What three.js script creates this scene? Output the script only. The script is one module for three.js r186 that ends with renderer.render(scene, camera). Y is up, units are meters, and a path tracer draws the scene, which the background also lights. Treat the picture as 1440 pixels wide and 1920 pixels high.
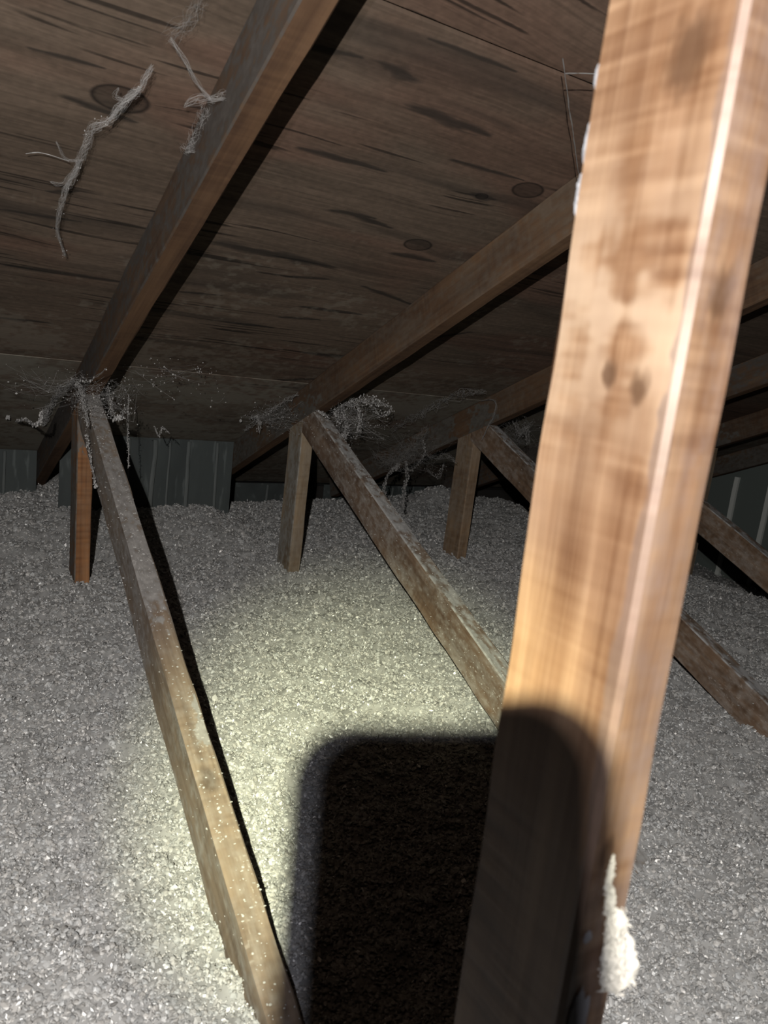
import * as THREE from 'three';
import { mergeGeometries } from 'three/addons/utils/BufferGeometryUtils.js';
import { RoundedBoxGeometry } from 'three/addons/geometries/RoundedBoxGeometry.js';

// ---------- camera, lights, exposure ----------
// x runs along the eave, y is up, -z points to the eave; the attic floor is y = 0 and the phone camera is 1 m above it.
const scene = new THREE.Scene();
scene.background = new THREE.Color(0, 0, 0);
const camera = new THREE.PerspectiveCamera(67.57, 1440 / 1920, 0.02, 40);
camera.position.set(0, 1, 0);
camera.rotation.set(-0.19586, -0.55191, 0.1214, 'YXZ');
camera.updateMatrixWorld(true);
camera.focus = 1.9;
camera.userData.fStop = 9;
scene.add(camera);
const renderer = new THREE.WebGLRenderer({ antialias: true });
renderer.toneMapping = THREE.LinearToneMapping;
renderer.toneMappingExposure = 1.0;
renderer.shadowMap.enabled = true;

// a head torch behind the phone: its lens throws a narrow warm hot spot and a wide spill; a second, weak lamp stands a little farther back
const SPOT_AT = new THREE.Vector3(-0.1613, 1.1391, 0.1676), FLOOD_AT = new THREE.Vector3(-0.2051, 1.1792, 0.2211);
const SPOT_TO = new THREE.Vector3(0.5535, 0.3970, -0.8955), FLOOD_TO = new THREE.Vector3(0.42, 0.72, -0.9);
function torch(at, to, hex, intensity, angle, penumbra, size) {
  const l = new THREE.SpotLight(hex, intensity, 0, angle, penumbra, 2);
  l.position.copy(at); l.target.position.copy(to); l.castShadow = true; l.shadow.radius = size / 0.02;
  l.shadow.mapSize.set(2048, 2048); l.shadow.camera.near = 0.05; l.shadow.bias = -0.001;
  scene.add(l, l.target);
  return l;
}
torch(SPOT_AT, SPOT_TO, 0xfcffca, 25.0, 0.27, 1.0, 0.0045).name = 'torch_spot_beam';
torch(SPOT_AT, FLOOD_TO, 0xfffaf3, 10.7, 1.12, 0.55, 0.0045).name = 'torch_spill_beam';
torch(FLOOD_AT, FLOOD_TO, 0xf4f4ff, 1.8, 1.12, 0.55, 0.004).name = 'weak_lamp_beam';

// ---------- small tools ----------
const DEG = Math.PI / 180, V = (x, y, z) => new THREE.Vector3(x, y, z);
function rng(seed) { let a = seed >>> 0; return () => { a = (a + 0x6d2b79f5) >>> 0; let t = Math.imul(a ^ (a >>> 15), 1 | a); t = (t + Math.imul(t ^ (t >>> 7), 61 | t)) ^ t; return ((t ^ (t >>> 14)) >>> 0) / 4294967296; }; }
function hash(x, y, s) { let h = Math.imul(x, 374761393) + Math.imul(y, 668265263) + Math.imul(s, 974711); h = Math.imul(h ^ (h >>> 13), 1274126177); return ((h ^ (h >>> 16)) >>> 0) / 4294967296; }
function noise(x, y, s = 0) {
  const ix = Math.floor(x), iy = Math.floor(y), fx = x - ix, fy = y - iy, u = fx * fx * (3 - 2 * fx), v = fy * fy * (3 - 2 * fy);
  const a = hash(ix, iy, s), b = hash(ix + 1, iy, s), c = hash(ix, iy + 1, s), d = hash(ix + 1, iy + 1, s);
  return a + (b - a) * u + (c - a) * v + (a - b - c + d) * u * v;
}
function fbm(x, y, s, n = 4) { let t = 0, a = 0.5, m = 0; for (let i = 0; i < n; i++) { t += a * noise(x, y, s + i * 17); m += a; a *= 0.5; x *= 2.03; y *= 2.03; } return t / m; }
const sm = (a, b, x) => { const t = Math.min(1, Math.max(0, (x - a) / (b - a))); return t * t * (3 - 2 * t); };
const mix = (a, b, t) => a + (b - a) * t;
const names = new Map();
function numbered(n) { const k = names.get(n) ?? 0; names.set(n, k + 1); return k ? n + '_' + String(k).padStart(3, '0') : n; }
function shade(m) { m.castShadow = true; m.receiveShadow = true; return m; }
function tag(o, label, category, group, kind) {
  if (label) o.userData.label = label; if (category) o.userData.category = category;
  if (group) o.userData.group = group; if (kind) o.userData.kind = kind;
  return o;
}
function thing(name, label, category, at, group) { const g = new THREE.Group(); g.name = numbered(name); g.position.copy(at); scene.add(g); return tag(g, label, category, group); }
// geometry is given in world metres; it is moved to the frame of its parent
function put(name, geo, mat, parent = scene, label) {
  if (parent !== scene) { parent.updateWorldMatrix(true, false); geo.applyMatrix4(parent.matrixWorld.clone().invert()); }
  const m = shade(new THREE.Mesh(geo, mat)); m.name = numbered(name); if (label) m.userData.label = label; parent.add(m); return m;
}
function struct(name, geo, mat) { const m = put(name, geo, mat); m.userData.kind = 'structure'; return m; }
function texture(w, h, fn, repeat = true) {
  const d = new Uint8Array(w * h * 4);
  for (let j = 0, k = 0; j < h; j++) for (let i = 0; i < w; i++, k += 4) { const c = fn(i, j); d[k] = Math.max(0, Math.min(255, c[0])); d[k + 1] = Math.max(0, Math.min(255, c[1])); d[k + 2] = Math.max(0, Math.min(255, c[2])); d[k + 3] = 255; }
  const t = new THREE.DataTexture(d, w, h); t.colorSpace = THREE.SRGBColorSpace; t.magFilter = THREE.LinearFilter; t.minFilter = THREE.LinearMipmapLinearFilter; t.generateMipmaps = true;
  t.wrapS = t.wrapT = repeat ? THREE.RepeatWrapping : THREE.ClampToEdgeWrapping; t.needsUpdate = true; return t;
}
// ---------- wood ----------
// A sawn stick is unrolled into a texture: across = once round its section (side facing the camera .089, edge .038, far side .089, edge .038), up = its length.
const PER = 0.254, F1 = 0.089 / PER, F2 = 0.127 / PER, F3 = 0.216 / PER;
function stickTexture(o) {
  const { w = 256, h = 1024, len = 1.6, seed = 1, base, dark, dust = [150, 146, 140], dusty = [0, 0, 0, 0], mottle = 0.35, wane = 0 } = o;
  return texture(w, h, (i, j) => {
    const u = i / w, p = u * PER, l = (j / h) * len, f = u < F1 ? 0 : u < F2 ? 1 : u < F3 ? 2 : 3;
    const q = [p, p - 0.089, p - 0.127, p - 0.216][f], wd = f % 2 ? 0.038 : 0.089;
    // plain-sawn figure: rings drawn out along the stick, fine pores, saw chatter across
    const bend = fbm(q * 10 + f * 7, l * 1.3, seed, 3), ring = fbm(q * 60 + bend * 5, l * 2.2 + bend * 2, seed + 2, 3), pore = noise(q * 700 + bend * 9, l * 16, seed + 5), pore2 = noise(q * 260, l * 5, seed + 6);
    const chat = fbm(q * 12, l * 170, seed + 9, 2) * (0.3 + 1.4 * sm(0.35, 0.7, fbm(q * 14, l * 9, seed + 10, 2))), blot = fbm(q * 20, l * 5, seed + 13, 4);
    let t = 0.42 + 0.9 * (ring - 0.5) + 0.22 * (pore - 0.5) + 0.3 * (pore2 - 0.5) + (o.chatter ?? 0.35) * (chat - 0.4) + mottle * 1.7 * (blot - 0.5);
    let c = [0, 1, 2].map((k) => mix(base[k], dark[k], Math.max(-0.1, Math.min(1.1, t))));
    if (o.paleBand && f === 0) { // paler band about one height of the face, in broken, streaky patches
      const k = Math.exp(-(((l - o.paleBand[0]) / o.paleBand[1]) ** 2)) * sm(0.35, 0.62, 0.5 * fbm(q * 26, l * 60, seed + 71, 3) + 0.5 * fbm(q * 60, l * 9, seed + 73, 3)); c = c.map((x, n) => x + (([236, 208, 178][n]) - x) * 0.8 * k);
    }
    if (o.knots) for (const [kf, kq, kl, r] of o.knots) if (kf === f) {
      const dx = (q - kq) / r, dy = (l - kl) / (r * 1.6), d = Math.sqrt(dx * dx + dy * dy) + 0.9 * (fbm(q * 150, l * 80, seed + 61, 3) - 0.5);
      const core = sm(1.35, 0.35, d);
      c = c.map((x, k) => mix(x, dark[k] * 0.72, 0.75 * core));
    }
    // settled dust lies in clots with ragged edges
    const clot = fbm(q * 110 + 3, l * 70, seed + 31, 4), coarse = fbm(q * 16, l * 8, seed + 37, 3), a = dusty[f] + (o.drift && o.drift[0] === f ? o.drift[3] * sm(0.46, 0.54, 0.5 + (o.drift[2] - l) * o.drift[1] + 1.1 * (coarse - 0.5) + 0.5 * (clot - 0.5)) : 0);
    let cover = a > 0 ? Math.min(0.96, Math.min(1, a) * (0.35 + 1.3 * sm(0.3, 0.7, 0.5 * clot + 0.5 * coarse))) : 0;
    const speck = (o.speck ?? 0) * sm(0.84, 0.9, noise(q * 420, l * 260, seed + 41)) * sm(0.35, 0.65, coarse);
    if (wane && (f === 0 || f === 3)) { const edge = f === 0 ? 0.089 - q : q, reach = wane * (0.3 + 1.5 * fbm(l * 7, f, seed + 51, 3)) * (f ? 0.35 : 1); cover = Math.max(cover, 0.45 * sm(reach * 1.25, reach * 0.8, edge + 0.006 * (clot - 0.5))); }
    const g = 0.8 + 0.4 * clot;
    c = c.map((x, k) => mix(x, dust[k] * g, cover));
    return c.map((x, k) => mix(x, 205 - k * 4, speck));
  });
}
function wood(o) {
  const map = stickTexture(o);
  return new THREE.MeshPhysicalMaterial({ map, color: new THREE.Color(0.5, 0.5, 0.5).multiplyScalar(o.tint ?? 1), bumpMap: map, bumpScale: o.bump ?? 0.0012, roughness: o.rough ?? 0.85, specularIntensity: o.spec ?? 0.35 });
}
const BROWN = { base: [150, 112, 78], dark: [92, 62, 40] }, GREYB = { base: [122, 104, 88], dark: [80, 64, 52] };
const M = {
  rafter: [1, 2, 3].map((s) => wood({ tint: 0.84, base: [126, 96, 70], dark: [86, 62, 45], seed: 100 + s, len: 4.4, h: 2048, drift: [0, -2, 3.26, 0.75], dusty: [s === 1 ? 0.85 : 0.3, 0.2, 0.1, 0.05], dust: [s === 1 ? 88 : 104, s === 1 ? 83 : 100, s === 1 ? 79 : 94] })),
  post: [
    wood({ base: [188, 132, 86], dark: [128, 84, 52], seed: 211, len: 0.8, w: 256, h: 512, dusty: [0.75, 0.1, 0.3, 0.16], drift: [3, -5, 0.665, 0.75], dust: [118, 112, 106] }),
    wood({ base: [168, 146, 118], dark: [120, 98, 74], seed: 223, len: 0.8, h: 512, dusty: [0.55, 0.1, 0.3, 0.22], dust: [150, 148, 142] }),
    wood({ base: [166, 138, 108], dark: [116, 90, 66], seed: 239, len: 0.8, h: 512, dusty: [0.3, 0.1, 0.3, 0.2], dust: [140, 136, 130] })],
  brace: [
    wood({ base: [158, 138, 118], dark: [108, 90, 74], seed: 311, len: 2.2, h: 2048, dusty: [0.5, 0.3, 0.3, 0.1], drift: [1, 1.2, 1.0, 0.6], dust: [150, 147, 144], speck: 0.6, knots: [[1, 0.020, 1.22, 0.013]] }),
    wood({ base: [132, 106, 84], dark: [84, 62, 46], seed: 323, len: 2.2, h: 2048, dusty: [0.36, 0.9, 0.2, 0.1], dust: [164, 164, 162], speck: 0.7 }),
    wood({ base: [140, 112, 88], dark: [84, 62, 44], seed: 337, len: 2.2, h: 1024, dusty: [0.3, 0.9, 0.2, 0.1], dust: [158, 158, 158], speck: 0.4 })],
  near: wood({ chatter: 0.7, tint: 0.475, paleBand: [1.02, 0.075], base: [204, 164, 128], dark: [140, 100, 70], seed: 405, len: 1.5, w: 512, h: 2048, dusty: [0.05, 0.1, 0.1, 0.3], dust: [146, 130, 128], mottle: 0.55, rough: 0.5, spec: 0.5, wane: 0.008, bump: 0.0009,
    knots: [[0, 0.060, 1.135, 0.012], [0, 0.045, 0.985, 0.005], [0, 0.066, 0.98, 0.006], [3, 0.02, 1.03, 0.009], [3, 0.012, 0.73, 0.006]] }),
};
const dustMat = new THREE.MeshPhysicalMaterial({ color: new THREE.Color(0.27, 0.265, 0.255), roughness: 0.9, sheen: 0.4, sheenRoughness: 0.6, sheenColor: new THREE.Color(0.8, 0.8, 0.8) });
const webMat = new THREE.MeshPhysicalMaterial({ color: new THREE.Color(0.26, 0.255, 0.25), roughness: 0.8 });
const finewebMat = new THREE.MeshPhysicalMaterial({ color: new THREE.Color(0.13, 0.126, 0.122), roughness: 0.8 });
const flakeMat = new THREE.MeshPhysicalMaterial({ color: 0xffffff, roughness: 0.45, specularIntensity: 0.8 });
// A stick of timber from A to B. X is the direction of its 38 mm thickness, the 89 mm width lies square to it; 'up' tells which edge is b = +.
// cut0/cut1: planes [point, normal] that end it. Corners are rounded and the faces waver a little as sawn wood does.
function stick(A, B, upHint, { t = 0.038, w = 0.089, cut0, cut1, seg = 40, seed = 1, rough = 0.0007, len = 1.6, chamfer = 0 } = {}) {
  const D = B.clone().sub(A), L = D.length(); D.normalize();
  const W = upHint.clone().addScaledVector(D, -upHint.dot(D)).normalize(), X = V(1, 0, 0).addScaledVector(D, -D.x); X.addScaledVector(W, -X.dot(W)).normalize();
  const h = t / 2, b = w / 2, r = 0.0025, ring = [];
  // walk: side x=-h from b=-w to +w ... each entry [x, b, p] with p the distance round the section
  const face = (x0, b0, x1, b1, p0, p1) => { for (let i = 0; i <= 4; i++) { const k = i / 4; ring.push([mix(x0, x1, k), mix(b0, b1, k), mix(p0, p1, k)]); } };
  const cN = Math.max(r, chamfer);
  face(-h, b - r, -h, -b + cN, r, 0.089 - cN);                    // side that faces the camera, from b=+ to b=-
  face(-h + Math.max(r, chamfer * 0.6), -b, h - r, -b, 0.216 + r, 0.254 - r); // edge b=-
  face(h, -b + r, h, b - r, 0.127 + r, 0.216 - r);                // far side
  face(h - r, b, -h + r, b, 0.089 + r, 0.127 - r);                // edge b=+
  const n = ring.length, pos = [], uv = [], idx = [];
  const P = [];
  for (let j = 0; j <= seg; j++) for (let i = 0; i < n; i++) {
    const [x, bb] = ring[i], s = (j / seg) * L;
    const wob = rough * 2 * (noise(s * 16 + i * 0.13, i * 1.7, seed) - 0.5), wob2 = rough * 3 * (noise(s * 3, 9, seed + 3) - 0.5);
    const p = A.clone().addScaledVector(D, s).addScaledVector(X, x * (1 + wob / h) + wob2).addScaledVector(W, bb + wob * Math.sign(bb));
    for (const [cut, end] of [[cut0, 0], [cut1, 1]]) if (cut) {
      const d = p.clone().sub(cut[0]).dot(cut[1]); // positive = outside
      if (d > 0 || (end ? j === seg : j === 0)) p.addScaledVector(D, -d / D.dot(cut[1]));
    }
    P.push(p);
  }
  const along = (p) => p.clone().sub(A).dot(D);
  const quad = (i0, i1) => {
    for (let j = 0; j < seg; j++) {
      const a = j * n + i0, c = j * n + i1, a2 = a + n, c2 = c + n;
      const u0 = ring[i0][2] / PER, u1 = ring[i1][2] / PER, k = pos.length / 3;
      for (const [q, u] of [[a, u0], [c, u1], [c2, u1], [a2, u0]]) { pos.push(P[q].x, P[q].y, P[q].z); uv.push(Math.abs(u1 - u0) > 0.3 ? u0 : u, along(P[q]) / len); }
      idx.push(k, k + 1, k + 2, k, k + 2, k + 3);
    }
  };
  for (let i = 0; i < n; i++) quad(i, (i + 1) % n);
  for (const j of [0, seg]) { // end grain
    const k = pos.length / 3, c = V(0, 0, 0); for (let i = 0; i < n; i++) c.add(P[j * n + i]); c.multiplyScalar(1 / n);
    pos.push(c.x, c.y, c.z); uv.push(0.2, along(c) / len);
    for (let i = 0; i < n; i++) { const p = P[j * n + i]; pos.push(p.x, p.y, p.z); uv.push(0.2 + ring[i][0], along(c) / len + ring[i][1]); }
    for (let i = 0; i < n; i++) { const a = k + 1 + i, q = k + 1 + ((i + 1) % n); j ? idx.push(k, a, q) : idx.push(k, q, a); }
  }
  const g = new THREE.BufferGeometry();
  g.setAttribute('position', new THREE.Float32BufferAttribute(pos, 3)); g.setAttribute('uv', new THREE.Float32BufferAttribute(uv, 2)); g.setIndex(idx);
  // outside out
  let vol = 0; const a = V(0, 0, 0), bq = V(0, 0, 0), cq = V(0, 0, 0);
  for (let i = 0; i < idx.length; i += 3) { a.fromArray(pos, idx[i] * 3).sub(A); bq.fromArray(pos, idx[i + 1] * 3).sub(A); cq.fromArray(pos, idx[i + 2] * 3).sub(A); vol += a.dot(bq.cross(cq)); }
  if (vol < 0) g.setIndex(idx.map((_, i) => idx[i - (i % 3) + [0, 2, 1][i % 3]]));
  g.computeVertexNormals();
  return g;
}

// ---------- layout measured from the picture ----------
const E0 = 0.3397, PITCH = 0.6096, NP = 2.0443, YR = 1 - 0.2132, TA = Math.tan(0.41778), CA = Math.cos(0.41778), SA = Math.sin(0.41778), TB = Math.tan(0.39844), CB = Math.cos(0.39844), YD = 1 - 0.2167;
const rafterLow = (n) => YR - TA * (n - NP);                       // underside of the rafters, n metres toward the eave
const deckY = (n, d = 0) => rafterLow(n) + (0.089 + d) / CA;      // underside of the roof deck
const NOUT = V(0, CA, -SA), SLOPE = V(0, -SA, -CA);
function groundY(x, n) {
  const base = 0.035 * Math.exp(-(((x - 0.97) / 0.22) ** 2) - ((n - 0.5) / 0.22) ** 2) + 0.335 + 0.028 * Math.max(-0.6, Math.min(1.9, x - 0.34)) + 0.055 * (n - 2);
  const bank = 0.055 * sm(2.15, 2.5, n) * sm(1.0, 0.8, x), heap = 0.05 * Math.exp(-(((x - 1.97) / 0.12) ** 2) - ((n - 2.75) / 0.12) ** 2);
  const drop = 0.13 * sm(2.72, 3.1, n) * sm(0.92, 1.0, x) + 0.27 * sm(0, 0.28, x - 2.42 + 0.4 * (Math.min(n, 1.9) - 1.6) + 0.06 * (fbm(n * 5, x * 5, 63, 3) - 0.5));
  return base + bank + heap - drop + 0.028 * (fbm(x * 3.2, n * 3.2, 61, 3) - 0.5) + 0.012 * (fbm(x * 16, n * 16, 67, 2) - 0.5);
}

// ---------- the shell ----------
const deckCanvas = { W: 2048, H: 1024 };
const STREAKS = [[0.132, 1.702, 0.323, 1.7, 0.0065], [0.456, 1.496, 0.676, 1.504, 0.0122], [0.612, 1.572, 0.696, 1.554, 0.0055], [0.706, 1.687, 0.841, 1.683, 0.0059], [0.579, 1.814, 0.678, 1.811, 0.0061], [0.679, 1.752, 0.763, 1.738, 0.0049], [0.441, 1.704, 0.519, 1.693, 0.0045], [0.475, 1.196, 0.596, 1.197, 0.0051], [0.595, 1.327, 0.67, 1.322, 0.0057], [0.159, 1.22, 0.24, 1.232, 0.0057], [0.098, 1.518, 0.216, 1.511, 0.0039], [0.129, 1.937, 0.223, 1.933, 0.0049], [0.585, 1.053, 0.717, 1.059, 0.0083], [0.513, 1.193, 0.615, 1.197, 0.0061], [0.626, 1.324, 0.713, 1.339, 0.0058], [0.775, 1.417, 0.857, 1.415, 0.0074], [0.516, 1.002, 0.548, 1.008, 0.0094], [0.798, 1.193, 0.834, 1.194, 0.0087], [0.163, 1.44, 0.198, 1.425, 0.0047], [0.952, 1.854, 1.157, 1.686, 0.0068], [0.827, 1.928, 0.961, 1.924, 0.0081], [0.763, 2.162, 0.951, 2.088, 0.0074], [0.783, 1.558, 0.946, 1.605, 0.0046], [0.374, 1.017, 0.466, 1.002, 0.0045], [0.533, 0.94, 0.667, 0.939, 0.0038], [0.707, 1.13, 0.847, 1.129, 0.0036], [0.103, 1.15, 0.184, 1.148, 0.0031]];
const KNOTS = [[0.796, 1.372, 0.019], [0.875, 1.149, 0.02], [0.215, 1.195, 0.024], [0.811, 1.194, 0.008]];
// rotary-cut plywood: long grain runs along the eave (x); u = metres along the eave, v = metres down the slope
function deckTexture(e0, s0, seed, marks, dusty = 0) {
  const wM = 2.44, hM = 1.22, { W, H } = deckCanvas;
  const segs = marks ? STREAKS : [], kn = marks ? KNOTS : [[e0 + 0.7, s0 + 0.5, 0.02], [e0 + 1.6, s0 + 0.8, 0.018]];
  const grid = new Map(); // streaks are looked up by rows of 4 cm
  segs.forEach((g) => { const lo = Math.floor((Math.min(g[1], g[3]) - 0.06) / 0.04), hi = Math.floor((Math.max(g[1], g[3]) + 0.06) / 0.04); for (let k = lo; k <= hi; k++) { if (!grid.has(k)) grid.set(k, []); grid.get(k).push(g); } });
  return texture(W, H, (i, j) => {
    let e = e0 + (i / W) * wM, s = s0 + (j / H) * hM;
    let bump = 0, pull = 0;
    for (const [ke, ks, r] of kn) { const dx = e - ke, dy = s - ks, d = Math.sqrt(dx * dx * 0.5 + dy * dy); if (d < r * 6) { pull += (dy > 0 ? 1 : -1) * r * 0.6 * Math.exp(-d / (r * 1.6)); bump = Math.max(bump, sm(r * 1.15, r * 0.8, Math.sqrt(dx * dx * 0.45 + dy * dy))); } }
    const wv = 0.05 * (fbm(e * 2.2, s * 3.5, seed, 3) - 0.5), t = s + wv + pull;
    const fig = fbm(e * 3.0, t * 34, seed + 3, 4), fine = fbm(e * 9, t * 240, seed + 7, 2), hair = noise(e * 26, t * 520, seed + 11), blot = fbm(e * 3.2, s * 4.5, seed + 15, 3);
    let v = 0.5 + 0.55 * (fig - 0.5) + 0.45 * (fine - 0.5) + 0.25 * (hair - 0.5) + 0.5 * (blot - 0.5) + 0.42 * (fbm(e * 130, s * 170, seed + 33, 3) - 0.5);
    const check = sm(0.70, 0.78, fbm(e * 5, t * 150, seed + 19, 2)) * sm(0.5, 0.62, fbm(e * 2.5, s * 6, seed + 21, 2));
    let c = [mix(82, 126, v), mix(71, 109, v), mix(61, 95, v)];
    const red = sm(0.52, 0.72, fbm(e * 2.6, s * 7, seed + 23, 3)) * 0.5; c = [c[0] * (1 + 0.06 * red), c[1] * (1 - 0.08 * red), c[2] * (1 - 0.10 * red)];
    c = c.map((x) => x * (1 - 0.45 * check));
    // dark weather stains drawn out along the grain
    let ink = 0.3 * sm(0.62, 0.82, fbm(e * 2.0, t * 22, seed + 29, 3));
    for (const [a, b, c2, d, r] of grid.get(Math.floor(s / 0.04)) ?? []) {
      const vx = c2 - a, vy = d - b, ll = vx * vx + vy * vy, k = Math.max(0, Math.min(1, ((e - a) * vx + (s - b) * vy) / ll)), px = e - a - vx * k, py = s - b - vy * k;
      const rag = 0.25 + 1.5 * fbm(e * 26, s * 220, 71, 3), rr = r * (0.35 + 0.9 * Math.sin(Math.PI * Math.min(1, 0.15 + k * 0.8))) * rag, dd = Math.sqrt(px * px * 0.12 + py * py);
      ink = Math.max(ink, 0.62 * sm(rr * 1.5, rr * 0.2, dd));
    }
    c = [mix(c[0], 34, ink), mix(c[1], 32, ink), mix(c[2], 30, ink)];
    if (marks) { // paler patches that thicken toward the eave, each with its own ragged outline
      const k = sm(0.50, 0.62, 0.5 * fbm(e * 9, s * 13, seed + 45, 4) + 0.35 * fbm(e * 70, s * 70, seed + 47, 3) + 0.28 * (s - 1.62)); c = [mix(c[0], 140, 0.42 * k), mix(c[1], 134, 0.42 * k), mix(c[2], 122, 0.42 * k)];
    }
    if (dusty) { const f = dusty * (0.35 + 0.65 * sm(0.3, 0.6, 0.5 * fbm(e * 5, s * 7, seed + 41, 3) + 0.5 * fbm(e * 60, s * 60, seed + 43, 3))); c = [mix(c[0], 148, f), mix(c[1], 145, f), mix(c[2], 134, f)]; }  // mixes the whole sheet toward pale grey, in uneven patches
    if (bump) { const rim = Math.max(0, 1 - Math.abs(bump - 0.5) * 2); c = c.map((x) => x * (1 - 0.25 * bump) * (1 - 0.5 * rim)); }
    return c;
  }, false);
}
function deckMat(t) { return new THREE.MeshPhysicalMaterial({ map: t, color: new THREE.Color(0.5, 0.5, 0.5), bumpMap: t, bumpScale: 0.0016, roughness: 0.9, specularIntensity: 0.25 }); }
const deckMats = [deckMat(deckTexture(-0.88, 0.921, 505, true)), deckMat(deckTexture(-0.27, -0.3, 543, false)), deckMat(deckTexture(0, 0, 577, false)), deckMat(deckTexture(0.34, 2.141, 591, false, 0.78))];
// one plywood sheet with its own edges, lying on the rafters
function sheet(e0, e1, s0, s1, lift, mat, parent) {
  const g = new THREE.BoxGeometry(e1 - e0, 0.012, s1 - s0, 24, 1, 12), p = g.attributes.position, uv = g.attributes.uv;
  for (let i = 0; i < p.count; i++) {
    const e = (e0 + e1) / 2 + p.getX(i), s = (s0 + s1) / 2 + p.getZ(i), up = 0.089 + 0.0065 + lift + p.getY(i) + 0.003 * (noise(e * 2, s * 2, 81) - 0.5) * 0;
    uv.setXY(i, (e - e0) / 2.44, (s - s0) / 1.22);
    const base = V(e, rafterLow(0), 0).addScaledVector(SLOPE, s).addScaledVector(NOUT, up);
    p.setXYZ(i, base.x, base.y, base.z);
  }
  g.computeVertexNormals();
  return put('plywood_sheet', g, mat, parent);
}
const roofSkin = new THREE.MeshStandardMaterial({ color: 0x131211, roughness: 1 });
const plain = new THREE.MeshStandardMaterial({ color: 0x1c1917, roughness: 1 });
function slab(w, h, d, x, y, z, rx = 0) { const g = new THREE.BoxGeometry(w, h, d); g.rotateX(rx); g.translate(x, y, z); return g; }
{
  // the roofing over the sheets, from the ridge down past the eave
  const s0 = -1.7, s1 = 3.5, mid = V(0.35, rafterLow(0), 0).addScaledVector(SLOPE, (s0 + s1) / 2).addScaledVector(NOUT, 0.089 + 0.013 + 0.05);
  const ceiling = struct('ceiling', slab(6.4, 0.09, s1 - s0, 0, 0, 0), roofSkin);
  ceiling.position.copy(mid); ceiling.rotation.x = -0.41778;
  const G = 0.0025;
  for (const [row, a, b, off] of [[0, -0.299, 0.921, 0.34], [1, 0.921, 2.141, -0.88], [2, 2.141, 3.361, 0.34]])
    for (let k = -1; k < 3; k++) {
      const e0 = off + 2.4384 * k, lo = Math.max(-2.75, e0 + G), hi = Math.min(3.46, e0 + 2.4384 - G);
      if (hi - lo < 0.1) continue;
      sheet(lo, hi, a + G, b - G, row === 0 ? 0.003 : 0, row === 1 && k === 0 ? deckMats[0] : row === 2 ? deckMats[3] : deckMats[1 + ((row + k + 3) % 2)], ceiling);
    }
  // the other slope falls away behind the camera
  const nr = s0 * CA, yr = deckY(nr) + 0.1, back = 4.2;
  struct('ceiling_rear', slab(6.4, 0.1, back, 0.35, yr - SA * back / 2, -nr + CA * back / 2, 0.41778), plain);
  struct('floor', slab(6.4, 0.1, 9.2, 0.35, -0.05, 1.1), plain);
  struct('wall_left', slab(0.1, 3.2, 9.2, -2.8, 1.5, 1.1), plain);
  struct('wall_rear', slab(6.4, 1.6, 0.1, 0.35, 0.7, 5.6), plain);
  struct('wall_eave', slab(6.4, 1.0, 0.08, 0.35, 0.4, -3.3), plain);
}
// dark vent baffles between the rafter tails: a thin sheet with upright ribs
const baffleMat = new THREE.MeshPhysicalMaterial({ color: 0xd6d6d6, map: texture(256, 256, (i, j) => { const n = fbm(i * 0.05, j * 0.008, 601, 4), d = sm(0.62, 0.8, fbm(i * 0.16, j * 0.02, 607, 3)); return [mix(44, 66, n) + 26 * d, mix(50, 73, n) + 26 * d, mix(50, 72, n) + 26 * d]; }), roughness: 0.8 });
const battenMat = new THREE.MeshPhysicalMaterial({ color: 0xa3a6a2, roughness: 0.9 });
const gableMat = new THREE.MeshPhysicalMaterial({ color: 0x4c5350, roughness: 0.9 });
const ribMat = new THREE.MeshPhysicalMaterial({ color: 0xd6d6d6, map: texture(64, 256, (i, j) => { const n = fbm(i * 0.1, j * 0.03, 613, 4); return [mix(66, 112, n), mix(72, 116, n), mix(72, 114, n)]; }), roughness: 0.8 });
function baffle(x0, x1, n, ribs, label) {
  const y0 = 0.25, y1 = deckY(n) - 0.004, g = thing('vent_baffle', label, 'vent baffle', V((x0 + x1) / 2, y0, -n));
  const cols = 20, sheetG = new THREE.BoxGeometry(x1 - x0, y1 - y0, 0.004, cols, 6, 1), p = sheetG.attributes.position;
  for (let i = 0; i < p.count; i++) p.setZ(i, p.getZ(i) + 0.012 * (noise(p.getX(i) * 9, p.getY(i) * 3, 617) - 0.5));
  sheetG.computeVertexNormals(); sheetG.translate((x0 + x1) / 2, (y0 + y1) / 2, -n); put('panel', sheetG, baffleMat, g);
  for (const [rx, rw, lean] of ribs) {
    const q = new THREE.CylinderGeometry(rw / 2, rw / 2, y1 - y0 - 0.01, 8, 8); q.scale(1, 1, 0.5);
    const a = q.attributes.position; for (let i = 0; i < a.count; i++) a.setX(i, a.getX(i) + lean * a.getY(i) + 0.004 * (noise(a.getY(i) * 14, rx * 9, 619) - 0.5));
    q.computeVertexNormals(); q.translate(rx, (y0 + y1) / 2, -n + 0.008); put('rib', q, ribMat, g);
  }
}
const TX = (k) => E0 + PITCH * k + [0, -0.0056, 0.0002, -0.0076, 0, 0, 0][k];
baffle(TX(0) + 0.022, TX(1) - 0.020, 2.55, [[0.565, 0.010, 0.02], [0.648, 0.016, 0.03], [0.70, 0.007, 0.01], [0.765, 0.014, 0.0], [0.868, 0.010, -0.02]], 'dark ribbed baffle closing the eave between the left rafter tail and the middle one');
baffle(-0.25, TX(0) - 0.021, 2.75, [[0.02, 0.010, 0], [0.13, 0.012, 0.02], [0.22, 0.009, 0]], 'dark baffle at the far left edge, beside the leftmost rafter tail');
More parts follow.
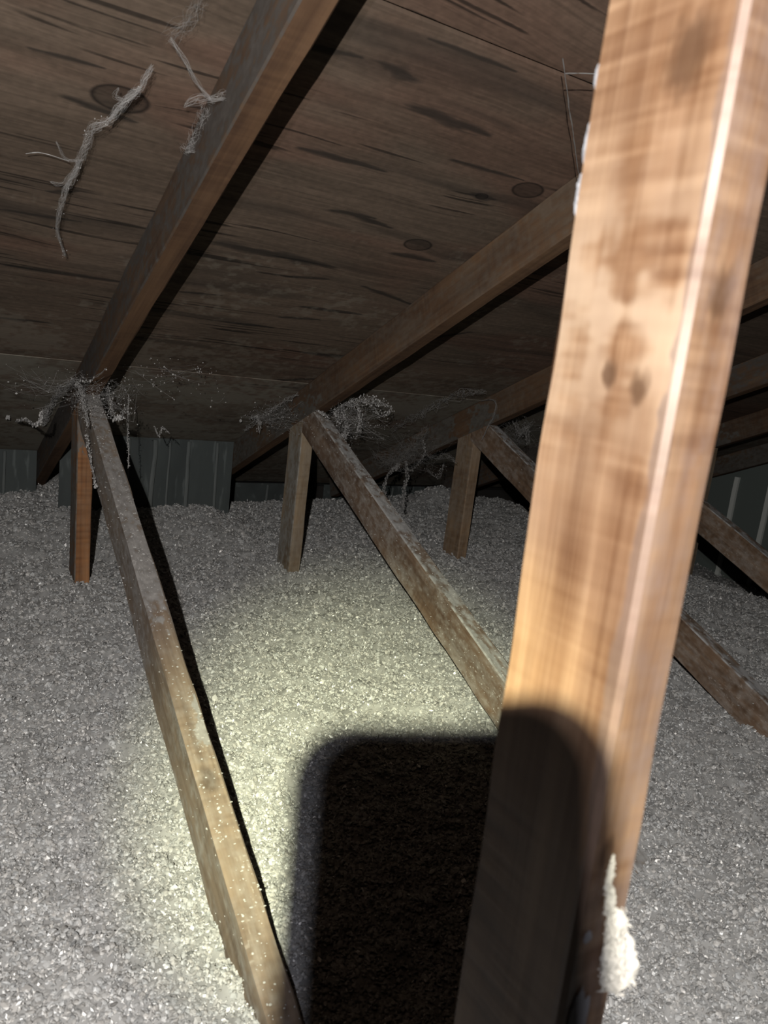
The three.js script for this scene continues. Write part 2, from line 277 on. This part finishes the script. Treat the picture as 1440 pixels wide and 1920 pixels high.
baffle(TX(1) + 0.021, TX(2) - 0.021, 3.12, [[1.12, 0.010, 0], [1.3, 0.012, 0]], 'dark baffle behind the middle post and hanging webs');
baffle(TX(2) + 0.021, TX(3) - 0.021, 3.12, [[1.75, 0.010, 0], [1.95, 0.012, 0]], 'dark baffle behind the farthest post, left of the near post');
{
  // the dark gable end with pale upright battens
  const wall = struct('wall_right', slab(0.1, 3.2, 9.2, 3.52, 1.5, 1.1), gableMat);
  for (const [n, w] of [[2.155, 0.022], [2.335, 0.022], [2.62, 0.022], [1.86, 0.022], [1.40, 0.022]]) { const y1 = rafterLow(n) - 0.02, g = new THREE.BoxGeometry(0.014, y1 - 0.02, w, 1, 8, 1); const p = g.attributes.position; for (let i = 0; i < p.count; i++) p.setZ(i, p.getZ(i) + 0.004 * (noise(p.getY(i) * 9, n * 7, 631) - 0.5)); g.computeVertexNormals(); g.translate(3.463, (y1 + 0.02) / 2, -n); put('batten', g, battenMat, wall); }
}

// ---------- blown insulation ----------
{
  const bed = thing('loose_insulation', 'grey blown loose-fill insulation covering the whole attic floor', 'insulation', V(1, 0.2, -1)); bed.userData.kind = 'stuff';
  const axis = (lo, hi, a, b, fine, coarse) => { const out = []; for (let x = lo; x < hi; x += x >= a && x < b ? fine : coarse) out.push(x); out.push(hi); return out; };
  const xs = axis(-2.74, 3.46, -0.5, 3.0, 0.011, 0.06), zs = axis(-3.25, 2.2, -2.95, 0.1, 0.011, 0.06);
  const pos = [], col = [], idx = [], nx = xs.length;
  for (const z of zs) for (const x of xs) {
    const cl = fbm(x * 42, z * 42, 701, 2);
    pos.push(x, groundY(x, -z) + 0.022 * (cl - 0.5) + 0.006 * (noise(x * 140, z * 140, 703) - 0.5), z);
    const t = 0.215 + 0.12 * (noise(x * 90, z * 90, 707) - 0.5) + 0.05 * (fbm(x * 7, z * 7, 709, 3) - 0.5);
    col.push(t, t * 0.995, t * 0.975);
  }
  for (let j = 0; j < zs.length - 1; j++) for (let i = 0; i < nx - 1; i++) { const a = j * nx + i; idx.push(a, a + nx, a + 1, a + 1, a + nx, a + nx + 1); }
  const g = new THREE.BufferGeometry(); g.setAttribute('position', new THREE.Float32BufferAttribute(pos, 3)); g.setAttribute('color', new THREE.Float32BufferAttribute(col, 3)); g.setIndex(idx); g.computeVertexNormals();
  put('insulation_bed', g, new THREE.MeshStandardMaterial({ vertexColors: true, roughness: 1 }), bed).userData.kind = 'stuff';
  // the shreds and flakes that lie on it
  const R = rng(77), shard = new THREE.OctahedronGeometry(1, 0).toNonIndexed(), lump = new THREE.IcosahedronGeometry(1, 0);
  shard.scale(1, 0.3, 0.6); { const p = shard.attributes.position; for (let i = 0; i < p.count; i++) if (p.getX(i) > 0.5) p.setY(i, p.getY(i) + 0.3); } shard.computeVertexNormals();
  { const p = lump.attributes.position; for (let i = 0; i < p.count; i++) { const k = 0.65 + 0.7 * hash(Math.round(p.getX(i) * 50), Math.round(p.getY(i) * 50 + p.getZ(i) * 90), 3); p.setXYZ(i, p.getX(i) * k, p.getY(i) * k * 0.6, p.getZ(i) * k * 0.85); } lump.computeVertexNormals(); }
  const m = new THREE.Matrix4(), q = new THREE.Quaternion(), eu = new THREE.Euler(), c = new THREE.Color(), s = V(1, 1, 1), at = V(0, 0, 0);
  for (const [name, geo, want, kind] of [['insulation_lumps', lump, 260000, 0], ['insulation_flakes', shard, 190000, 1]]) {
    const fl = shade(new THREE.InstancedMesh(geo, flakeMat, want)); fl.name = name; fl.userData.kind = 'stuff';
    for (let i = 0; i < want;) {
      const x = -0.7 + 4.2 * R(), n = 0.05 + 2.9 * R(), d = Math.hypot(x, n, 0.65);
      if (R() > Math.min(1, 1.35 / (d * d))) continue;
      const cl = fbm(x * 42, -n * 42, 701, 2), k = R(), far = Math.min(1.7, 0.75 + 0.3 * d), r2 = R() * R();
      const size = (kind ? 0.0010 + 0.0017 * r2 + (k > 0.99 ? 0.0013 : 0) : 0.0014 + 0.0024 * r2) * far;
      eu.set((R() - 0.5) * 1.8, R() * 6.283, (R() - 0.5) * 1.8); q.setFromEuler(eu); s.set(size * (1 + R() * 0.8), size, size * (0.8 + 0.8 * R()));
      at.set(x, groundY(x, n) + 0.022 * (cl - 0.5) + 0.001 + (kind ? 0.0035 : 0.002) * R(), -n).sub(bed.position); m.compose(at, q, s); fl.setMatrixAt(i, m);
      const v = kind ? (k < 0.08 ? 0.07 + 0.05 * R() : k < 0.72 ? 0.20 + 0.15 * R() : k < 0.93 ? 0.38 + 0.2 * R() : 0.68 + 0.22 * R()) : 0.17 + 0.17 * R(), w = (R() - 0.5) * 0.05;
      c.setRGB(v * (1 + w), v * 0.995, v * (0.975 - w)); fl.setColorAt(i, c); i++;
    }
    bed.add(fl);
  }
}

// ---------- trusses ----------
function dustFlakes(parent, A, D, L, X, W, count, seed, up) { // clots of lint lying on a brace
  const R = rng(seed), parts = [];
  for (let i = 0; i < count; i++) {
    const g = new THREE.IcosahedronGeometry(1, 0), s = 0.0005 + 0.0013 * R() * R(); g.scale(s * (1 + 1.4 * R()), s * 0.6, s * (0.8 + R())); g.rotateY(R() * 6.28); g.rotateX(R() - 0.5);
    const onSide = R() > up, p = A.clone().addScaledVector(D, L * R()); onSide ? p.addScaledVector(X, -0.0193).addScaledVector(W, (R() - 0.5) * 0.085) : p.addScaledVector(W, 0.0448).addScaledVector(X, (R() - 0.5) * 0.036);
    g.translate(p.x, p.y, p.z); parts.push(g);
  }
  const m = put('dust_flakes', mergeGeometries(parts), dustMat, parent); m.userData.kind = 'stuff'; return m;
}
function truss(k, label, { post = true, n0 = -0.9, brace = true } = {}) {
  const x = TX(k), g = thing('roof_truss', label, 'truss', V(x, 0.05, -NP), 'roof trusses along the eave'); delete g.userData.group;
  const half = 0.0445, nEnd = 2.98;
  const ra = V(x, rafterLow(n0) + half / CA, -n0), rb = V(x, rafterLow(nEnd) + half / CA, -nEnd);
  put('top_chord', stick(ra, rb, V(0, 1, 0), { seg: 90, seed: 11 + k, len: 4.4 }), M.rafter[k % 3], g, k === 0 ? 'dusty sloping rafter with a browner underside' : undefined);
  const under = [V(x, YR, -NP), V(0, CA, -SA)]; // plane of the rafter's underside
  if (post) {
    const lean = [-0.0216, 0.0025, -0.003, 0][k] ?? 0;
    put('web_post', stick(V(x - 0.72 * lean, 0.045, -NP), V(x, YR, -NP), V(0, 0, -1), { cut1: under, seed: 31 + k, len: 0.8, seg: 30 }), M.post[k % 3], g, ['short upright post with a bare orange-brown face', 'short upright post, dusty tan', 'short upright post, farthest'][k]);
  }
  if (brace) {
    const A = V(x, YD + half / CB, -NP), D = V(0, -SB(), CB), L = 1.74, B = A.clone().addScaledVector(D, L);
    const face = [V(x, 0, -(NP - 0.0445)), V(0, 0, -1)];
    put('diagonal_brace', stick(A.clone().addScaledVector(D, -0.02), B, V(0, 1, 0), { cut0: under, seed: 51 + k, len: 2.2, seg: 90, rough: 0.0009 }), M.brace[Math.min(k, 2)], g, ['long brace with a dusty top running toward the camera', 'brown-sided brace with thick grey dust along its top', undefined][k]);
    if (k < 3) dustFlakes(g, A.clone().addScaledVector(D, 0.05), D, L - 0.1, V(1, 0, 0), V(0, CB, SB()), [700, 700, 250][k], 91 + k, [0.75, 0.6, 0.7][k]);
  }
  return g;
}
function SB() { return Math.sin(0.39844); }
truss(0, 'leftmost roof truss, with the long dusty brace down the left of the floor');
truss(1, 'second roof truss from the left, its brace running down behind the near post');
truss(2, 'third roof truss from the left, its post just left of the near post');
truss(3, 'roof truss seen right of the near post, its brace the upper one there');
truss(4, 'dim roof truss beyond the near post, second from the right end', { brace: false });
truss(5, 'dimmest roof truss, against the dark gable at the right end of the attic', { brace: false, post: false });

// the near post stands in front of the camera
{
  const x = 0.3251, top = V(x + 0.62 * -0.0107, rafterLow(0.29) - 0.002, -0.2914), foot = V(x + 1.0 * 0.0107, 0.02, -0.2914);
  const g = thing('near_post', 'big orange-brown wooden post standing close to the camera at right', 'wooden post', V(x, 0.02, -0.2914));
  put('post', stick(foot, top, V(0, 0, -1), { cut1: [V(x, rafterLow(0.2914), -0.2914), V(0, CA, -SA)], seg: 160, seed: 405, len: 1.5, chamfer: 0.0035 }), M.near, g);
  const lint = (cx, cy, cz, sx, sy, sz, seed, mat, label, name = 'lint_patch') => {
    const q = new THREE.IcosahedronGeometry(1, 5), p = q.attributes.position;
    for (let i = 0; i < p.count; i++) { const a = p.getX(i), b = p.getY(i), c = p.getZ(i), r = 0.5 + 0.8 * fbm(a * 2.6 + 9, b * 2.6 + c * 1.9, seed, 5) + 0.25 * (noise(a * 14, b * 14 + c * 11, seed) - 0.5); p.setXYZ(i, cx + a * r * sx, cy + b * r * sy, cz + c * r * sz); }
    q.computeVertexNormals(); return put(name, q, mat, name === 'lint_patch' ? g : scene, label);
  };
  const white = new THREE.MeshPhysicalMaterial({ color: new THREE.Color(0.15, 0.155, 0.168), roughness: 0.95 });
  lint(0.3065, 1.127, -0.3345, 0.0016, 0.012, 0.004, 3, white, 'whitish lint caught on the left edge');
  lint(0.3065, 1.104, -0.3345, 0.0016, 0.008, 0.004, 5, white, 'whitish lint caught on the left edge');
  lint(0.3065, 1.094, -0.3350, 0.0016, 0.007, 0.003, 7, white, 'whitish lint caught on the left edge');
  lint(0.3065, 1.160, -0.3350, 0.0014, 0.008, 0.003, 9, white, 'whitish lint caught on the left edge');
  lint(0.3063, 1.107, -0.305, 0.0009, 0.005, 0.004, 11, white, 'pale lint fleck on the wide face');
  const fluff = new THREE.MeshPhysicalMaterial({ color: new THREE.Color(0.33, 0.315, 0.28), roughness: 1 });
  const F = (px) => px;
    const clump = thing('insulation_clump', 'pale fluffy clump of insulation stuck to the foot of the near post', 'insulation clump', V(0.347, 0.66, -0.243));
  const mass = (cx, cy, cz, sx, sy, sz, seed) => { const m = lint(cx, cy, cz, sx, sy, sz, seed, fluff, undefined, 'fluff'); scene.remove(m); m.geometry.translate(-clump.position.x, -clump.position.y, -clump.position.z); clump.add(m); };
  const lumps = [[0.3375, 0.700, -0.2445, 0.0075, 0.013, 0.006, 21], [0.3475, 0.672, -0.2445, 0.012, 0.017, 0.009, 23], [0.340, 0.682, -0.2435, 0.009, 0.015, 0.005, 24], [0.3535, 0.664, -0.245, 0.008, 0.010, 0.006, 26], [0.3262, 0.736, -0.2463, 0.0018, 0.012, 0.002, 25], [0.3305, 0.718, -0.2458, 0.0028, 0.009, 0.0028, 27]];
  lumps.forEach((l) => mass(...l));
  { // loose shreds standing out of the clump
    const R = rng(411), bits = [];
    for (let i = 0; i < 520; i++) {
      const l = lumps[Math.floor(R() * lumps.length)], th = R() * 6.283, ph = Math.acos(2 * R() - 1), k = 0.75 + 0.45 * R(), g = new THREE.OctahedronGeometry(0.0007 + 0.0013 * R() * R(), 0);
      g.scale(1 + 2 * R(), 0.35, 0.6); g.rotateX(R() * 6); g.rotateY(R() * 6); g.translate(l[0] + l[3] * k * Math.sin(ph) * Math.cos(th), l[1] + l[4] * k * Math.cos(ph), l[2] + l[5] * k * Math.sin(ph) * Math.sin(th)); bits.push(g);
    }
    put('shreds', mergeGeometries(bits), fluff, clump).userData.kind = 'stuff';
  }
  const greyLint = new THREE.MeshPhysicalMaterial({ color: new THREE.Color(0.10, 0.096, 0.1), roughness: 1 });
  lint(0.323, 0.632, -0.2466, 0.009, 0.03, 0.0009, 31, greyLint, 'greyish lint on the narrow face near its foot');
  lint(0.3185, 0.698, -0.2466, 0.003, 0.004, 0.0012, 33, greyLint, 'grey lint fleck by a dark hole');

}

// ---------- cobwebs ----------
const WEB = {"A":[[0.232,1.309,-1.031],[0.228,1.292,-1.068],[0.219,1.282,-1.091],[0.206,1.262,-1.136],[0.189,1.252,-1.158],[0.188,1.24,-1.186],[0.186,1.222,-1.227],[0.183,1.205,-1.265],[0.179,1.19,-1.299],[0.179,1.168,-1.348],[0.183,1.142,-1.407],[0.207,1.108,-1.483]],"A2":[[0.188,1.222,-1.237],[0.17,1.222,-1.237],[0.152,1.235,-1.207]],"A3":[[0.183,1.21,-1.276],[0.17,1.196,-1.307],[0.158,1.197,-1.304]],"A4":[[0.216,1.282,-1.101],[0.205,1.283,-1.1],[0.206,1.29,-1.084]],"A5":[[0.12,1.222,-1.26],[0.137,1.226,-1.251],[0.176,1.224,-1.256]],"B0":[[0.259,1.364,-0.942],[0.258,1.354,-0.965],[0.244,1.34,-0.995]],"B1":[[0.242,1.332,-0.989],[0.266,1.322,-1.012],[0.294,1.308,-1.044],[0.316,1.301,-1.06]],"B2":[[0.307,1.292,-1.03],[0.323,1.297,-1.018],[0.346,1.297,-1.018]],"B3":[[0.316,1.301,-1.06],[0.3,1.298,-1.065],[0.29,1.29,-1.084]],"B4":[[0.314,1.294,-1.075],[0.324,1.272,-1.124],[0.319,1.254,-1.165]],"B5":[[0.312,1.252,-1.144],[0.335,1.257,-1.133],[0.352,1.261,-1.124]],"B6":[[0.307,1.258,-1.155],[0.326,1.251,-1.171]],"C1":[[0.3,0.799,-4.067],[0.3,0.882,-2.796],[0.3,0.877,-2.173],[0.3,0.863,-1.892],[0.3,0.822,-1.79],[0.3,0.783,-1.734]],"C2":[[0.31,0.862,-1.956],[0.31,0.876,-1.797],[0.31,0.917,-1.617]],"C3":[[0.29,0.769,-3.401],[0.29,0.88,-2.321],[0.29,0.871,-1.867]],"C4":[[0.22,0.705,-2.387],[0.22,0.74,-2.147],[0.22,0.753,-1.945],[0.22,0.773,-1.861],[0.22,0.798,-1.83]],"C5":[[0.42,0.843,-1.913],[0.42,0.767,-1.901],[0.42,0.673,-1.872]],"C6":[[0.37,0.868,-1.941],[0.37,0.837,-1.876],[0.37,0.802,-1.85],[0.37,0.8,-1.773],[0.37,0.839,-1.685]],"C7":[[0.31,0.756,-1.807],[0.31,0.712,-1.744],[0.31,0.671,-1.683],[0.31,0.662,-1.669]],"C8":[[0.37,0.795,-1.812],[0.37,0.807,-1.741]],"C9":[[0.52,0.754,-2.044],[0.52,0.736,-1.996],[0.52,0.761,-1.97],[0.52,0.757,-1.897]],"C10":[[0.2,0.734,-2.522],[0.2,0.711,-2.516]],"D1":[[0.85,0.825,-2.307],[0.85,0.786,-2.298],[0.85,0.755,-2.295]],"D2":[[0.87,0.797,-2.274],[0.87,0.778,-2.205],[0.87,0.737,-2.182]],"D3":[[0.93,0.871,-2.014],[0.93,0.846,-1.971],[0.93,0.838,-1.907],[0.93,0.827,-1.844]],"D4":[[0.9,0.866,-2.42],[0.9,0.863,-2.231],[0.9,0.877,-1.993]],"D5":[[1.02,0.845,-1.989],[1.02,0.871,-1.896],[1.02,0.888,-1.807],[1.02,0.883,-1.698]],"D6":[[1.02,0.842,-1.954],[1.02,0.802,-1.912],[1.02,0.763,-1.919]],"D7":[[1.05,0.863,-1.918],[1.05,0.821,-1.892],[1.05,0.791,-1.895]],"D8":[[1.0,0.84,-1.955],[1.0,0.807,-1.92]],"D9":[[1.08,0.878,-1.913],[1.08,0.848,-1.815],[1.08,0.874,-1.778]],"E1":[[1.3,0.559,-2.124],[1.3,0.613,-2.126],[1.3,0.656,-2.084],[1.3,0.677,-2.049]],"E2":[[1.33,0.533,-2.044],[1.33,0.601,-2.054],[1.33,0.647,-2.045],[1.33,0.686,-2.067]],"E3":[[1.36,0.649,-2.087],[1.36,0.685,-2.033],[1.36,0.723,-2.011],[1.36,0.764,-2.027]],"E4":[[1.45,0.705,-2.144],[1.45,0.702,-2.078],[1.45,0.719,-2.005],[1.45,0.706,-1.954]],"E5":[[1.45,0.655,-2.116],[1.45,0.644,-2.042],[1.45,0.671,-2.03],[1.45,0.69,-2.022]],"E6":[[1.3,0.685,-2.225],[1.3,0.674,-2.082],[1.3,0.723,-1.996],[1.3,0.816,-1.927]],"E7":[[1.52,0.939,-1.963],[1.52,0.914,-1.895],[1.52,0.888,-1.884],[1.52,0.832,-1.911],[1.52,0.786,-1.933]],"E8":[[1.4,0.848,-2.289],[1.4,0.904,-2.099],[1.4,0.94,-1.928],[1.4,0.942,-1.795]],"F1":[[1.65,0.853,-1.941],[1.65,0.814,-1.905],[1.65,0.843,-1.885],[1.65,0.795,-1.856]],"F2":[[1.65,0.787,-1.912],[1.65,0.824,-1.894],[1.65,0.864,-1.851]],"G1":[[0.658,1.378,-0.787],[0.719,1.356,-0.836],[0.782,1.334,-0.886],[0.85,1.31,-0.94]],"G2":[[0.679,1.371,-0.803],[0.714,1.377,-0.789]]};
function underDeck(p) { p.y = Math.min(p.y, deckY(-p.z) - 0.012); return p; }
// a strand: a bundle of fine threads round a wandering path, thick with lint where 'fat' says so
function strand(pts, { fat = 0.002, threads = 6, thin = 0.00028, seed = 1, beads = 0, bead = 0.0014, taper = true } = {}) {
  const R = rng(seed), curve = new THREE.CatmullRomCurve3(pts.map((p) => underDeck(V(p[0], p[1], Math.max(-2.4, p[2]))))), L = curve.getLength(), out = [], seg = Math.max(10, Math.round(L / 0.006));
  for (let t = 0; t < threads; t++) {
    const path = [], ph = R() * 50;
    for (let i = 0; i <= seg; i++) {
      const k = i / seg, p = curve.getPoint(k), f = fat * (taper ? 0.35 + 0.65 * Math.sin(Math.PI * Math.min(1, 0.12 + 0.88 * k)) : 1);
      path.push(p.add(V((noise(k * L * 55 + ph, 1, seed + t) - 0.5) * 2 * f, (noise(k * L * 55 + ph, 7, seed + t) - 0.5) * 2 * f, (noise(k * L * 55 + ph, 13, seed + t) - 0.5) * 2 * f)));
    }
    out.push(new THREE.TubeGeometry(new THREE.CatmullRomCurve3(path), seg, thin * (0.7 + 0.8 * R()), 4, false));
  }
  for (let b = 0; b < beads; b++) {
    const p = curve.getPoint(R()), g = new THREE.IcosahedronGeometry(bead * (0.5 + R()), 0); g.scale(1, 1 + R(), 1); g.translate(p.x + (R() - 0.5) * 2 * fat, p.y + (R() - 0.5) * 2 * fat, p.z + (R() - 0.5) * 2 * fat);
    for (const k of Object.keys(g.attributes)) if (!['position', 'normal', 'uv'].includes(k)) g.deleteAttribute(k);
    out.push(g);
  }
  return out.map((g) => (g.index ? g.toNonIndexed() : g));
}
// fine threads slung between random points about a joint, sagging, with motes of lint caught on them
function tangle(c, r, count, seed, motes = 0, thin = 0.00013) {
  const R = rng(seed), out = [], rp = () => underDeck(V(c[0] + (R() - 0.5) * 2 * r[0], c[1] + (R() - 0.5) * 2 * r[1], Math.max(-2.5, c[2] + (R() - 0.5) * 2 * r[2]))), ends = [];
  for (let i = 0; i < count; i++) {
    const a = rp(), b = ends.length && R() < 0.6 ? ends[Math.floor(R() * ends.length)].clone() : rp(), mid = a.clone().add(b).multiplyScalar(0.5); mid.y -= 0.25 * a.distanceTo(b) * R(); ends.push(a, mid.clone());
    out.push(new THREE.TubeGeometry(new THREE.QuadraticBezierCurve3(a, mid, b), 10, thin * (0.6 + R()), 3, false).toNonIndexed());
  }
  for (let i = 0; i < motes; i++) { const p = R() < 0.6 && ends.length ? ends[Math.floor(R() * ends.length)].clone().add(V(R() - 0.5, R() - 0.5, R() - 0.5).multiplyScalar(0.006)) : rp(), s = 0.0004 + 0.0011 * R() * R(), g = new THREE.OctahedronGeometry(s, 0); g.scale(1 + R(), 1 + R(), 1); g.translate(p.x, p.y, p.z); out.push(g.index ? g.toNonIndexed() : g); }
  return out;
}
function cobweb(label, list, mat = webMat) { // list of [key, options]
  const gs = []; list.forEach(([k, o], i) => gs.push(...(o.tangle ? tangle(...o.tangle) : strand(typeof k === 'string' ? WEB[k] : k, { seed: 800 + gs.length + i, ...o }))));
  const c = V(0, 0, 0), first = gs[0].attributes.position; c.set(first.getX(0), first.getY(0), first.getZ(0));
  const g = mergeGeometries(gs); g.translate(-c.x, -c.y, -c.z);
  const m = shade(new THREE.Mesh(g, mat)); m.name = numbered('cobweb'); m.position.copy(c); scene.add(m);
  return tag(m, label, 'cobweb');
}
cobweb('thick pale dusty cobweb strand zigzagging down the upper left roof deck', [['A', { fat: 0.0065, threads: 26, thin: 0.00007, beads: 70, bead: 0.00045 }], [WEB.A.slice(1, 4), { fat: 0.004, threads: 26, thin: 0.0001 }], [WEB.A.slice(6, 9), { fat: 0.003, threads: 20, thin: 0.0001 }], ['A2', { fat: 0.003, threads: 9, thin: 0.00007 }], ['A3', { fat: 0.003, threads: 9, thin: 0.00007 }], ['A4', { fat: 0.003, threads: 9, thin: 0.00007 }], ['A5', { fat: 0.0006, threads: 2 }]]);
cobweb('wispy cobweb knotted on the side of the left rafter near the top', [['B1', { fat: 0.004, threads: 16, thin: 0.00007 }], ['B2', { fat: 0.008, threads: 22, thin: 0.00007 }], ['B3', { fat: 0.007, threads: 16, thin: 0.00007 }], ['B4', { fat: 0.014, threads: 24, thin: 0.00007 }], ['B5', { fat: 0.007, threads: 14, thin: 0.00007 }], ['B6', { fat: 0.006, threads: 10, thin: 0.00007 }]]);
cobweb('faint cobweb band near the top edge above the thick strand', [['B0', { fat: 0.010, threads: 24, thin: 0.00006, taper: false }]], finewebMat);
cobweb('lint-beaded cobweb swags over the top of the left short post', [['C1', { fat: 0.010, threads: 8, beads: 80, bead: 0.0008 }], ['C2', { fat: 0.004, threads: 4, beads: 10 }], ['C3', { fat: 0.012, threads: 6 }], ['C7', { fat: 0.004, threads: 4, beads: 80, bead: 0.0011 }], ['C6', { fat: 0.008, threads: 6, beads: 80, bead: 0.0010 }], ['', { tangle: [[0.345, 0.84, -1.86], [0.07, 0.05, 0.12], 135, 901, 224] }], ['', { tangle: [[0.27, 0.86, -1.95], [0.12, 0.03, 0.2], 60, 903, 56] }], ['C8', { fat: 0.005, threads: 4, beads: 40, bead: 0.0017 }]]);
cobweb('white hooked clot of cobweb hanging at the left edge beside the post', [['C4', { fat: 0.004, threads: 12, beads: 120, bead: 0.0014, taper: false }]]);
cobweb('tiny white cobweb clot at the extreme left edge under the roof', [['C10', { fat: 0.004, threads: 6, beads: 50, bead: 0.0017 }]]);
cobweb('thin beaded cobweb thread hanging straight down right of the left joint', [['C5', { fat: 0.003, threads: 2, beads: 80, bead: 0.0009 }]]);
cobweb('scatter of lint motes on near-invisible threads right of the left joint', [['', { tangle: [[0.50, 0.90, -1.80], [0.10, 0.045, 0.16], 26, 913, 130, 0.0001] }]]);
cobweb('small white hooked cobweb in front of the ribbed baffle', [['C9', { fat: 0.003, threads: 4, beads: 28, bead: 0.0010 }]]);
cobweb('short straight lint thread hanging left of the middle joint', [['D1', { fat: 0.002, threads: 3, beads: 48, bead: 0.0012 }]]);
cobweb('ragged cobweb tuft hanging just left of the middle post top', [['D2', { fat: 0.008, threads: 6, beads: 60, bead: 0.0011 }], ['', { tangle: [[0.88, 0.81, -2.12], [0.05, 0.05, 0.16], 90, 907, 168] }], ['D4', { fat: 0.012, threads: 7 }]]);
cobweb('pale lint line along the joint on top of the middle brace', [['D3', { fat: 0.004, threads: 7, beads: 60, bead: 0.0012 }]]);
cobweb('tangle of hanging lint webs right of the middle joint', [['D5', { fat: 0.014, threads: 9, beads: 120, bead: 0.0013 }], ['', { tangle: [[1.02, 0.83, -1.88], [0.08, 0.05, 0.14], 165, 905, 308] }], ['D6', { fat: 0.010, threads: 6, beads: 90, bead: 0.0013 }], ['D7', { fat: 0.010, threads: 6, beads: 70, bead: 0.0013 }], ['D8', { fat: 0.008, threads: 5, beads: 50, bead: 0.0013 }], ['D9', { fat: 0.008, threads: 5, beads: 50, bead: 0.0012 }]]);
cobweb('two long lint stalactites hanging between the middle and far posts', [['E1', { fat: 0.006, threads: 12, thin: 0.00013, beads: 120, bead: 0.0017, taper: false }], ['E2', { fat: 0.006, threads: 10, thin: 0.00013, beads: 120, bead: 0.0017, taper: false }], ['E3', { fat: 0.005, threads: 6, thin: 0.00015, beads: 60, bead: 0.0014 }], ['', { tangle: [[1.32, 0.72, -2.04], [0.10, 0.07, 0.12], 120, 909, 56] }], ['E6', { fat: 0.03, threads: 16, thin: 0.00012 }]], finewebMat);
cobweb('loose cobweb net left of the farthest post', [['E4', { fat: 0.012, threads: 8 }], ['E5', { fat: 0.008, threads: 6, beads: 28, bead: 0.0011 }]], finewebMat);
cobweb('curved cobweb loop over the top of the farthest post', [['E7', { fat: 0.004, threads: 6 }], ['E8', { fat: 0.02, threads: 9 }]], finewebMat);
cobweb('ragged webs at the far joint beside the near post', [['', { tangle: [[1.64, 0.83, -1.9], [0.05, 0.05, 0.1], 90, 911, 84] }], ['F1', { fat: 0.014, threads: 8, beads: 60, bead: 0.0011 }], ['F2', { fat: 0.010, threads: 6 }]], finewebMat);
cobweb('single fine web thread hanging on the roof deck left of the near post', [['G1', { fat: 0.001, threads: 2, thin: 0.0003 }], ['G2', { fat: 0.001, threads: 2, thin: 0.0003 }]], finewebMat);

// ---------- behind the camera: what lights the place and what throws the dark rounded shadow ----------
{
  const Q = camera.quaternion, onCam = (x, y, z) => V(x, y, z).applyQuaternion(Q).add(camera.position);
  const phone = thing('phone', 'phone that takes the picture and throws the dark rounded shadow', 'phone', onCam(-0.0176, -0.052, 0.006)); phone.quaternion.copy(Q);
  const body = shade(new THREE.Mesh(new THREE.ExtrudeGeometry((() => { const s = new THREE.Shape(), w = 0.0388, h = 0.0765, r = 0.016; s.moveTo(-w + r, -h); s.lineTo(w - r, -h); s.absarc(w - r, -h + r, r, -Math.PI / 2, 0); s.lineTo(w, h - r); s.absarc(w - r, h - r, r, 0, Math.PI / 2); s.lineTo(-w + r, h); s.absarc(-w + r, h - r, r, Math.PI / 2, Math.PI); s.lineTo(-w, -h + r); s.absarc(-w + r, -h + r, r, Math.PI, 1.5 * Math.PI); return s; })(), { depth: 0.006, bevelEnabled: true, bevelSize: 0.0006, bevelThickness: 0.0006, bevelSegments: 2, curveSegments: 10 }), new THREE.MeshStandardMaterial({ color: 0x0c0c0d, roughness: 0.4 })));
  body.name = 'phone_body'; body.position.set(0, 0, -0.003); phone.add(body);
  const glass = shade(new THREE.Mesh(new THREE.CylinderGeometry(0.006, 0.0065, 0.0012, 24), new THREE.MeshStandardMaterial({ color: 0x050505, roughness: 0.2 }))); glass.name = 'camera_lens'; glass.rotation.x = Math.PI / 2; glass.position.set(0.0176, 0.052, -0.0042); phone.add(glass);
  // each lamp is a small flat module with its lens at a corner, the beam's light just in front of the lens
  const lamp = (at, to, lensR, off, size, hex, name, label) => {
    const d = to.clone().sub(at).normalize(), g = thing(name, label, 'lamp', at.clone().addScaledVector(d, -0.003)); g.quaternion.copy(Q);
    const body = shade(new THREE.Mesh(new RoundedBoxGeometry(size[0], size[1], size[2], 3, 0.002), new THREE.MeshStandardMaterial({ color: 0x1a1a1c, roughness: 0.5 }))); body.name = 'lamp_body'; body.position.set(...off); g.add(body);
    const lens = shade(new THREE.Mesh(new THREE.CylinderGeometry(lensR, lensR * 0.9, 0.0016, 24), new THREE.MeshStandardMaterial({ color: 0x999999, emissive: hex, emissiveIntensity: 1.0, roughness: 0.3 }))); lens.name = 'lamp_lens'; lens.quaternion.copy(Q.clone().invert()).multiply(new THREE.Quaternion().setFromUnitVectors(V(0, 1, 0), d)); g.add(lens);
  };
  lamp(SPOT_AT, SPOT_TO, 0.003, [0.0005, -0.004, 0.005], [0.010, 0.014, 0.007], 0xfff0b8, 'head_torch', 'small head torch behind the camera that makes the warm pool of light and its spill');
  lamp(FLOOD_AT, FLOOD_TO, 0.008, [0, 0, 0.009], [0.05, 0.03, 0.014], 0xf6f2ff, 'work_lamp', 'weak lamp behind the camera that softens the rim of the rounded shadow');
}

renderer.render(scene, camera);
